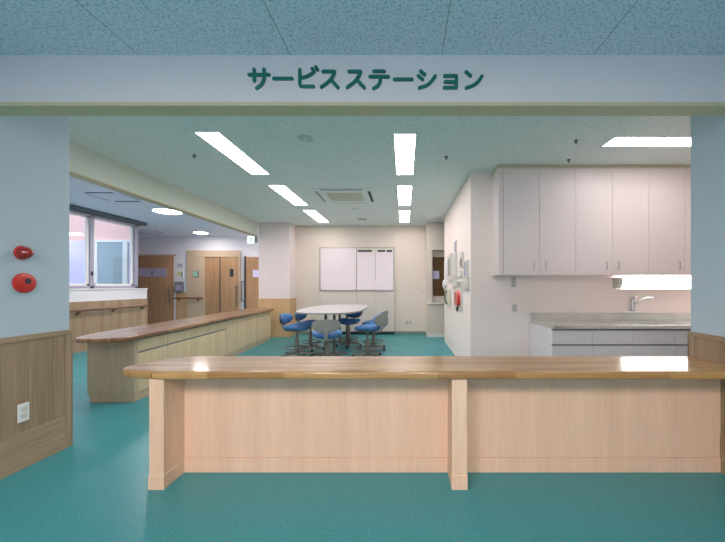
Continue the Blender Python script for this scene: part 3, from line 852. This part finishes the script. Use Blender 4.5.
cu = thing('low_cupboard', (-1.15, YB - 0.06, 0), 'shallow cream cupboard with flat doors standing below the whiteboard', 'cupboard')
yc_ = YB - 0.07
bx(xa, xb_, yc_ + 0.018, YB - 0.001, 0.075, za - 0.01).build('body', M['cupboard'], cu)
bx(xa, xb_ + 0.01, yc_ + 0.012, YB - 0.001, 0.0, 0.073).build('plinth', M['dark'], cu)
for k in range(4):
    w_ = (xb_ - xa) / 4
    bx(xa + k * w_ + 0.003, xa + (k + 1) * w_ - 0.003, yc_, yc_ + 0.018, 0.08, za - 0.014, bev=0.002).build('door', M['cupboard'], cu)

# ------------------------------------------------------------------ meeting table
TZ = 0.78
tb = thing('meeting_table', (-1.33, 6.55, 0), 'white barrel shaped meeting table among the blue stools', 'table')
op = []
for k in range(64):
    a_ = 2 * PI * k / 64; ca, sa = math.cos(a_), math.sin(a_)
    op.append((-1.315 + 0.575 * math.copysign(abs(ca) ** (2 / (4.2 if ca > 0 else 2.7)), ca), 6.55 + 1.22 * math.copysign(abs(sa) ** (2 / 3.2), sa)))
MB().prism(op, TZ - 0.03, TZ, bev=0.006, seg=2).build('tabletop', M['table'], tb, smooth=True)
op2 = [(-1.315 + (q[0] + 1.315) * 1.004, 6.55 + (q[1] - 6.55) * 1.002) for q in op]
MB().prism(op2, TZ - 0.026, TZ - 0.008).build('edge_band', M['grey'], tb)
for yy in (5.95, 7.25):
    for xx in (-1.37, -1.22):
        MB().cyl((xx, yy, 0.04), (xx, yy, TZ - 0.03), 0.025).build('leg', M['greymetal'], tb, smooth=True)
    MB().box(-1.62, -0.98, yy - 0.03, yy + 0.03, 0.0, 0.04, bev=0.01).build('foot', M['greymetal'], tb)
    MB().box(-1.55, -1.05, yy - 0.03, yy + 0.03, TZ - 0.055, TZ - 0.030, bev=0.004).build('top_bracket', M['greymetal'], tb)


# ------------------------------------------------------------------ stools (local: faces +X, backrest at -X)
def pad(bmx, rx, ry, z0, z1, n=32, e=2.5, rounding=0.4, M_=None, cx=0):
    """soft cushion: superellipse outline, rounded rim"""
    t = bmesh.new()
    prof = [(0.0, 0), (0.55, 0), (0.86, 0.03), (0.96, 0.22), (1.0, 0.5), (0.96, 0.8), (0.84, 0.96), (0.5, 1.0), (0.0, 0.94)]
    rings = []
    for s_, h_ in prof:
        z = z0 + (z1 - z0) * h_
        if s_ == 0:
            rings.append([t.verts.new((cx, 0, z))]); continue
        ring = []
        for k in range(n):
            a_ = 2 * PI * k / n; ca, sa = math.cos(a_), math.sin(a_)
            ring.append(t.verts.new((cx + rx * s_ * math.copysign(abs(ca) ** (2 / e), ca), ry * s_ * math.copysign(abs(sa) ** (2 / e), sa), z)))
        rings.append(ring)
    for a, b in zip(rings, rings[1:]):
        for k in range(n):
            k2 = (k + 1) % n
            if len(a) == 1: t.faces.new((a[0], b[k], b[k2]))
            elif len(b) == 1: t.faces.new((a[k], b[0], a[k2]))
            else: t.faces.new((a[k], b[k], b[k2], a[k2]))
    bmesh.ops.recalc_face_normals(t, faces=t.faces[:])
    if M_ is not None: t.transform(M_)
    bmx._add(t)


def make_stool():
    r = thing('swivel_stool', (0, 0, 0), None, 'stool', 'blue stools around the meeting table')
    sz = 0.50
    m = MB(); pad(m, 0.205, 0.215, sz - 0.045, sz + 0.035)
    for v in m.bm.verts:                                   # saddle: sides rise a little
        v.co.z += 0.5 * v.co.y ** 2 - 0.25 * max(0, v.co.x) ** 2
    m.build('seat', M['blue'], r, smooth=True)
    MB().lathe([(0, -0.075), (0.06, -0.075), (0.15, -0.055), (0.175, -0.045), (0.175, -0.035), (0, -0.035)], M=Matrix.Translation((0, 0, sz))).build('seat_pan', M['greymetal'], r, smooth=True)
    # backrest cushion: curved pad around -X
    def curved(x_off, thick, wide, z0, z1, name, mat, rim=0.8):
        t = bmesh.new()
        nu, nv = 18, 8
        outer, inner = [], []
        for i in range(nu + 1):
            u = -1 + 2 * i / nu
            ro, ri = [], []
            for j in range(nv + 1):
                v_ = -1 + 2 * j / nv
                wv = wide * (1 - 0.22 * max(0, -v_) - 0.04 * v_ * v_)
                # round the corners
                uu = u * math.sqrt(max(0, 1 - 0.30 * v_ * v_)) * 1.0
                vv = v_ * math.sqrt(max(0, 1 - 0.35 * u * u))
                y_ = uu * wv
                z_ = (z0 + z1) / 2 + vv * (z1 - z0) / 2
                xb = x_off + 1.1 * y_ * y_ - 0.12 * (z_ - z0)
                edge = max(0.15, (1 - abs(u) ** 4) * (1 - abs(v_) ** 4)) ** 0.5
                ro.append(t.verts.new((xb - thick / 2 * edge, y_, z_)))
                ri.append(t.verts.new((xb + thick / 2 * edge, y_, z_)))
            outer.append(ro); inner.append(ri)
        for i in range(nu):
            for j in range(nv):
                t.faces.new((outer[i][j], outer[i + 1][j], outer[i + 1][j + 1], outer[i][j + 1]))
                t.faces.new((inner[i][j], inner[i][j + 1], inner[i + 1][j + 1], inner[i + 1][j]))
        for i in range(nu):
            for j in (0, nv):
                t.faces.new((outer[i][j], outer[i + 1][j], inner[i + 1][j], inner[i][j]))
        for j in range(nv):
            for i in (0, nu):
                t.faces.new((outer[i][j], outer[i][j + 1], inner[i][j + 1], inner[i][j]))
        bmesh.ops.recalc_face_normals(t, faces=t.faces[:])
        mm = MB(); mm._add(t)
        return mm.build(name, mat, r, smooth=True)
    curved(-0.200, 0.055, 0.172, sz + 0.065, sz + 0.225, 'backrest', M['blue'])
    sh = curved(-0.242, 0.016, 0.205, sz + 0.04, sz + 0.235, 'back_shell', M['grey'])
    MB().tube([(-0.13, 0, sz - 0.06), (-0.225, 0, sz - 0.045), (-0.258, 0, sz + 0.0), (-0.262, 0, sz + 0.10)], 0.028, n=10).build('back_bracket', M['grey'], r, smooth=True)
    MB().cyl((0, 0, 0.28), (0, 0, sz - 0.07), 0.019).build('gas_lift', M['greymetal'], r, smooth=True)
    MB().lathe([(0, 0.07), (0.032, 0.07), (0.036, 0.10), (0.034, 0.30), (0.026, 0.315), (0, 0.315)]).build('column', M['greymetal'], r, smooth=True)
    rg = MB().tube([(0.20 * math.cos(2 * PI * k / 36), 0.20 * math.sin(2 * PI * k / 36), 0.155) for k in range(36)], 0.010, n=8, closed=True)
    for k in range(3):
        a_ = 2 * PI * k / 3 + 0.4
        rg.tube([(0.03 * math.cos(a_), 0.03 * math.sin(a_), 0.135), (0.20 * math.cos(a_), 0.20 * math.sin(a_), 0.155)], 0.007, n=8)
    rg.build('foot_ring', M['greymetal'], r, smooth=True)
    MB().lathe([(0, 0.045), (0.045, 0.045), (0.045, 0.09), (0.034, 0.10), (0, 0.10)]).build('hub', M['greymetal'], r, smooth=True)
    for k in range(5):
        a_ = 2 * PI * k / 5 + 0.3
        c_, s_ = math.cos(a_), math.sin(a_)
        m = MB()
        t = bmesh.new()
        sec = [(0.03, 0.022, 0.060, 0.095), (0.15, 0.018, 0.045, 0.075), (0.265, 0.012, 0.040, 0.058)]
        rr = []
        for (d_, w_, zl, zh) in sec:
            rr.append([t.verts.new((d_ * c_ - sy * w_ * s_, d_ * s_ + sy * w_ * c_, zz)) for sy, zz in ((-1, zl), (1, zl), (0.7, zh), (-0.7, zh))])
        for a, b in zip(rr, rr[1:]):
            for q in range(4):
                t.faces.new((a[q], b[q], b[(q + 1) % 4], a[(q + 1) % 4]))
        t.faces.new(rr[0]); t.faces.new(rr[-1])
        bmesh.ops.recalc_face_normals(t, faces=t.faces[:])
        m._add(t)
        lg = m.build('leg', M['greymetal'], r, smooth=True)
        MB().lathe([(0, 0), (0.018, 0), (0.022, 0.006), (0.02, 0.03), (0.012, 0.045), (0, 0.045)], n=16, M=Matrix.Translation((0.25 * c_, 0.25 * s_, 0))).build('glide', M['dark'], lg, smooth=True)
    return r


stool0 = make_stool()
spots = [
    (at(297, 0, 5.78).x, 5.78, -0.2, 0.0, 'blue stool at the near left corner of the table, facing right'),
    (at(310.5, 0, 6.40).x, 6.40, -0.25, 0.0, 'blue stool half hidden behind the near left stool'),
    (at(327.5, 0, 4.97).x, 4.97, PI / 2 + 0.14, -0.01, 'nearest stool, seen from behind with its grey back shell towards the front counter'),
    (at(349, 0, 6.8).x, 6.8, -PI / 2 - 0.25, 0.02, 'stool pushed under the right part of the white table, facing the front counter'),
    (at(367.5, 0, 5.72).x, 5.72, PI - 0.3, 0.0, 'blue stool at the near right of the table, facing left'),
    (at(373.5, 0, 6.42).x, 6.42, PI - 0.25, 0.0, 'blue stool half hidden behind the near right stool'),
]
for i, (x, y, rz, dz, lb) in enumerate(spots):
    s = stool0 if i == 0 else copy_tree(stool0)
    s.location = (x, y, 0); s.rotation_euler = (0, 0, rz)
    s['label'] = lb

# ------------------------------------------------------------------ ceiling lights
def lin_light(xc, y0, y1, label, w=0.21, z=SZ, mat='ledwhite', alongx=False, x0=None, x1=None, group='recessed ceiling lights above the station'):
    if alongx:
        a0, a1, b0, b1 = x0, x1, y0, y1
    else:
        a0, a1, b0, b1 = xc - w / 2, xc + w / 2, y0, y1
    r = thing('ceiling_light', ((a0 + a1) / 2, (b0 + b1) / 2, z), label, 'ceiling light', group)
    k = MB(); e = 0.012
    k.box(a0 - e, a1 + e, b0 - e, b0, z - 0.006, z).box(a0 - e, a1 + e, b1, b1 + e, z - 0.006, z)
    k.box(a0 - e, a0, b0, b1, z - 0.006, z).box(a1, a1 + e, b0, b1, z - 0.006, z)
    k.build('frame', M['white'], r)
    bx(a0, a1, b0, b1, z - 0.004, z - 0.0005).build('diffuser', M[mat], r)
    return r


lin_light(-1.92, 3.31, 4.55, 'nearest long ceiling light of the left row above the station', 0.225)
lin_light(-1.90, 5.06, 6.30, 'middle long ceiling light of the left row', 0.225)
lin_light(-1.88, 6.73, 7.97, 'farthest long ceiling light of the left row, near the back wall', 0.225)
lin_light(0.01, 3.35, 4.56, 'nearest long ceiling light of the right row above the station')
lin_light(0.01, 5.08, 6.28, 'middle long ceiling light of the right row')
lin_light(0.01, 6.77, 7.97, 'farthest long ceiling light of the right row, near the back wall')
lin_light(0, 3.42, 3.64, 'crosswise ceiling light in front of the wall cupboards', alongx=True, x0=2.125, x1=3.37, mat='ledkitchen')
lin_light(-1.3, -1.6, -0.4, 'added left ceiling light of the front hall, unseen behind the camera', 0.25, HZ, 'ledhall_unseen', group='added hall lights')  # unseen lamps added behind the camera to light the counter front
lin_light(0.2, -1.6, -0.4, 'added right ceiling light of the front hall, unseen behind the camera', 0.25, HZ, 'ledhall_unseen', group='added hall lights')


def round_light(x, y, rad, label):
    r = thing('round_ceiling_light', (x, y, CZ), label, 'ceiling light', 'round corridor lights')
    Mx = Matrix.Translation((x, y, CZ)) @ Matrix.Rotation(PI, 4, 'X')
    MB().lathe([(rad * 1.0, 0), (rad * 1.06, 0), (rad * 1.06, 0.015), (rad * 1.0, 0.015)], n=40, M=Mx).build('rim', M['white'], r, smooth=True)
    MB().lathe([(rad, 0), (rad, 0.014), (rad * 0.9, 0.022), (0, 0.026)], n=40, M=Mx).build('diffuser', M['ledround'], r, smooth=True)
    return r


round_light(at(167.5, 0, 6.57).x, 6.57, 0.232, 'nearer round ceiling light in the corridor beyond the beam')
round_light(at(202.8, 0, 9.3).x, 9.2, 0.168, 'farther small round ceiling light near the far corridor wall')
round_light(-4.7, 3.6, 0.2, 'added round fill light in the corridor, hidden behind the left wall')  # hidden lamp added to brighten the corridor
round_light(-3.0, 9.3, 0.25, 'added round fill light in the corridor, hidden behind the column')  # another hidden lamp added for more corridor light


# ------------------------------------------------------------------ ceiling things
def cassette(cx, cy, z, s, label, group, mat, slots, gmat='grille'):
    r = thing('ceiling_air_conditioner', (cx, cy, z), label, 'air conditioner', group)
    h = s / 2
    bx(cx - h, cx + h, cy - h, cy + h, z - 0.012, z, bev=0.004).build('panel', M[mat], r)
    g = s * 0.30
    k = MB().box(cx - g, cx + g, cy - g * 0.87, cy + g * 0.87, z - 0.018, z - 0.011, bev=0.002)
    for i in range(9):
        yy = cy - g * 0.8 + i * g * 0.2
        k.box(cx - g * 0.96, cx + g * 0.96, yy - 0.004, yy + 0.004, z - 0.022, z - 0.017)
    k.build('grille', M[gmat], r)
    o = s * 0.435; l = s * 0.34; w = 0.022
    for i, (a0, a1, b0, b1) in enumerate(((cx - l, cx + l, cy - o - w, cy - o + w), (cx - l, cx + l, cy + o - w, cy + o + w),
                             (cx - o - w, cx - o + w, cy - l, cy + l), (cx + o - w, cx + o + w, cy - l, cy + l))):
        bx(a0, a1, b0, b1, z - 0.015, z - 0.011).build('air_slot', M[slots[i]], r)
    return r


M['offpanel'] = plain('cassette_panel', (196, 208, 206), 0.6)
cassette(-0.97, 5.68, SZ, 0.96, 'ceiling air conditioner cassette between the two rows of long lights', 'air conditioners', 'ceil_st', ('midgrey', 'offpanel', 'grey', 'dark'))
M['offpanel'] = plain('cassette_panel_cool', (176, 184, 200), 0.6)
cassette(-4.69, 5.50, CZ, 0.62, 'nearer ceiling air conditioner in the corridor beyond the beam', 'air conditioners', 'ceil_cor', ('dark', 'dark', 'offpanel', 'offpanel'), 'ceil_cor')
cassette(-6.80, 9.10, CZ, 0.60, 'farther ceiling air conditioner above the wide oak door', 'air conditioners', 'ceil_cor', ('offpanel', 'offpanel', 'dark', 'dark'), 'ceil_cor')
tag(bx(-1.03, -0.84, 7.57, 7.65, SZ - 0.008, SZ, bev=0.002).build('ceiling_vent', M['midgrey']), 'small dark ceiling vent between the farthest ceiling lights', 'vent')


def disc(x, y, rad, label, name, mat, h=0.03):
    r = thing(name, (x, y, SZ), label, name.replace('_', ' '))
    Mx = Matrix.Translation((x, y, SZ)) @ Matrix.Rotation(PI, 4, 'X')
    MB().lathe([(rad, 0), (rad, 0.006), (rad * 0.6, h * 0.6), (rad * 0.5, h), (0, h)], n=24, M=Mx).build('cover', M[mat], r, smooth=True)
    MB().lathe([(rad * 0.3, h), (rad * 0.3, h + 0.008), (0, h + 0.01)], n=16, M=Mx).build('sensor', M['dark'] if mat != 'offwhite2' else M['white'], r, smooth=True)
    return r


M['offwhite2'] = plain('pale_green_plastic', (190, 206, 202), 0.6)
disc(-2.4, 3.89, 0.022, 'small sprinkler head on the ceiling left of the nearest left light', 'ceiling_sprinkler', 'midgrey')
disc(1.77, 3.50, 0.02, 'small sprinkler head left of the crosswise light', 'ceiling_sprinkler', 'midgrey')
disc(1.95, 4.03, 0.02, 'small sprinkler head right above the wall cupboards', 'ceiling_sprinkler', 'midgrey')
disc(0.49, 3.94, 0.022, 'small sprinkler head near the top of the partition wall', 'ceiling_sprinkler', 'midgrey')
disc(-1.0, 3.45, 0.08, 'flat pale round smoke detector between the nearest two long lights', 'smoke_detector', 'offwhite2', 0.015)
disc(-0.95, 6.62, 0.08, 'flat pale round smoke detector behind the air conditioner', 'smoke_detector', 'offwhite2', 0.015)

# exit sign hung below the beam end
es = thing('exit_sign', (-3.69, 8.15, 2.2), 'small lit white exit sign hanging beside the column', 'sign')
ye = 8.15
a0, a1 = at(247.2, 0, ye).x, at(254.6, 0, ye).x; z0, z1 = at(0, 243.8, ye).z, at(0, 235.6, ye).z
bx(a0, a1, ye, ye + 0.05, z0, z1, bev=0.004).build('case', M['white'], es)
fc = bx(a0 + 0.006, a1 - 0.006, ye - 0.004, ye + 0.001, z0 + 0.006, z1 - 0.006).build('lit_face', M['exitface'], es)
xc, zc = (a0 + a1) / 2, (z0 + z1) / 2
fig = MB()
fig.cyl((xc + 0.012, ye - 0.004, zc + 0.05), (xc + 0.012, ye - 0.007, zc + 0.05), 0.011, n=12)


NS = [0]


def stroke2(mb, pts, w, yf_, d):
    """flat ribbon with round ends in the XZ plane"""
    for (p_, q_) in zip(pts, pts[1:]):
        dx, dz = q_[0] - p_[0], q_[1] - p_[1]; L_ = math.hypot(dx, dz)
        if L_ < 1e-6: continue
        NS[0] += 1; yo = yf_; yf0 = yf_ + 0.00012 * (NS[0] % 12)
        nx, nz = -dz / L_ * w / 2, dx / L_ * w / 2
        t = bmesh.new()
        qs = [(p_[0] + nx, p_[1] + nz), (q_[0] + nx, q_[1] + nz), (q_[0] - nx, q_[1] - nz), (p_[0] - nx, p_[1] - nz)]
        A = [t.verts.new((q[0], yf0, q[1])) for q in qs]; Bv = [t.verts.new((q[0], yf0 + d, q[1])) for q in qs]
        t.faces.new(A); t.faces.new(Bv)
        for i in range(4):
            t.faces.new((A[i], A[(i + 1) % 4], Bv[(i + 1) % 4], Bv[i]))
        bmesh.ops.recalc_face_normals(t, faces=t.faces[:])
        mb._add(t)
    for i_, p_ in enumerate(pts):
        o_ = 0.0016 + 0.00012 * (i_ % 7)
        mb.cyl((p_[0], yf_ + d + o_, p_[1]), (p_[0], yf_ + o_, p_[1]), w / 2, n=16)


for pl in ([(xc + 0.005, zc + 0.03), (xc - 0.005, zc - 0.01), (xc + 0.02, zc - 0.03), (xc + 0.015, zc - 0.06)], [(xc - 0.005, zc - 0.01), (xc - 0.02, zc - 0.035), (xc - 0.045, zc - 0.04)], [(xc - 0.03, zc + 0.005), (xc - 0.02, zc + 0.025), (xc + 0.01, zc + 0.03), (xc + 0.035, zc + 0.01)]):
    stroke2(fig, pl, 0.012, ye - 0.007, 0.003)
fig.build('running_figure', M['greensign'], fc)
MB().cyl(((a0 + a1) / 2, ye + 0.025, z1 - 0.002), ((a0 + a1) / 2, ye + 0.025, CZ), 0.008).build('hanging_rod', M['offwhite'], es)
bx(a1 + 0.002, a1 + 0.05, ye + 0.01, ye + 0.05, z0 + 0.03, z1 - 0.01).build('side_box', M['midgrey'], es)

# ------------------------------------------------------------------ sign lettering
def z1m(x, y): return (244 + x / 9.06, 62 + y / 9.06)
def z2m(x, y): return (318 + x / 9.06, 62 + y / 9.06)
def z3m(x, y): return (390 + x / 7.25, 62 + y / 7.25)


def curve(pts, n=8):
    """Catmull-Rom through the points"""
    P = [pts[0]] + list(pts) + [pts[-1]]
    out = []
    for i in range(1, len(P) - 2):
        for k in range(n):
            t = k / n
            out.append(tuple(0.5 * ((2 * P[i][j]) + (-P[i - 1][j] + P[i + 1][j]) * t + (2 * P[i - 1][j] - 5 * P[i][j] + 4 * P[i + 1][j] - P[i + 2][j]) * t * t
                                    + (-P[i - 1][j] + 3 * P[i][j] - 3 * P[i + 1][j] + P[i + 2][j]) * t ** 3) for j in range(2)))
    out.append(pts[-1])
    return out


chars = [
    (z1m, [[(50, 120), (230, 120)], [(95, 70), (97, 175)], 'c', [(184, 70), (187, 135), (176, 185), (150, 220), (118, 242)]]),
    (z1m, [[(272, 155), (438, 155)]]),
    (z1m, [[(508, 75), (508, 205), (514, 221), (530, 226), (632, 226)], 'c', [(510, 150), (560, 141), (605, 120), (636, 95)], [(620, 66), (635, 86)], [(653, 52), (668, 75)]]),
    (z2m, [[(47, 92), (150, 92)], 'c', [(152, 92), (138, 130), (100, 182), (33, 232)], [(118, 165), (182, 235)]]),
    (z2m, [[(282, 92), (386, 92)], 'c', [(388, 92), (373, 130), (335, 182), (267, 235)], [(354, 168), (420, 237)]]),
    (z2m, [[(507, 90), (600, 90)], [(473, 138), (638, 138)], 'c', [(567, 140), (562, 185), (542, 222), (505, 244)]]),
    (z3m, [[(32, 130), (160, 130)]]),
    (z3m, [[(221, 70), (252, 95)], [(205, 104), (237, 130)], 'c', [(213, 191), (262, 175), (300, 145), (327, 105)]]),
    (z3m, [[(395, 105), (480, 105), (480, 190)], [(400, 148), (478, 148)], [(393, 190), (480, 190)]]),
    (z3m, [[(550, 77), (583, 105)], 'c', [(552, 192), (600, 175), (638, 146), (665, 107)]]),
]
sg = thing('sign_lettering', (-0.23, YL - 0.006, 2.45), 'dark green raised Japanese lettering on the pale lintel', 'sign')
for mp_, strokes in chars:
    mb = MB(); cflag = False
    for s_ in strokes:
        if s_ == 'c':
            cflag = True; continue
        q = curve(s_) if cflag else s_
        cflag = False
        w_ = [at(*mp_(*p_), YL) for p_ in q]
        stroke2(mb, [(v.x, v.z) for v in w_], 0.0192, YL - 0.010, 0.0085)
    mb.build('letter', M['letter'], sg)

# ------------------------------------------------------------------ world
w = bpy.data.worlds.new('sky'); scene.world = w; w.use_nodes = True
bg = w.node_tree.nodes['Background']
bg.inputs[0].default_value = (0.62, 0.80, 1.0, 1); bg.inputs[1].default_value = 3.2
try:
    scene.cycles.use_denoising = True
    scene.cycles.max_bounces = 10
    scene.cycles.diffuse_bounces = 6
    scene.cycles.sample_clamp_indirect = 6
except Exception:
    pass
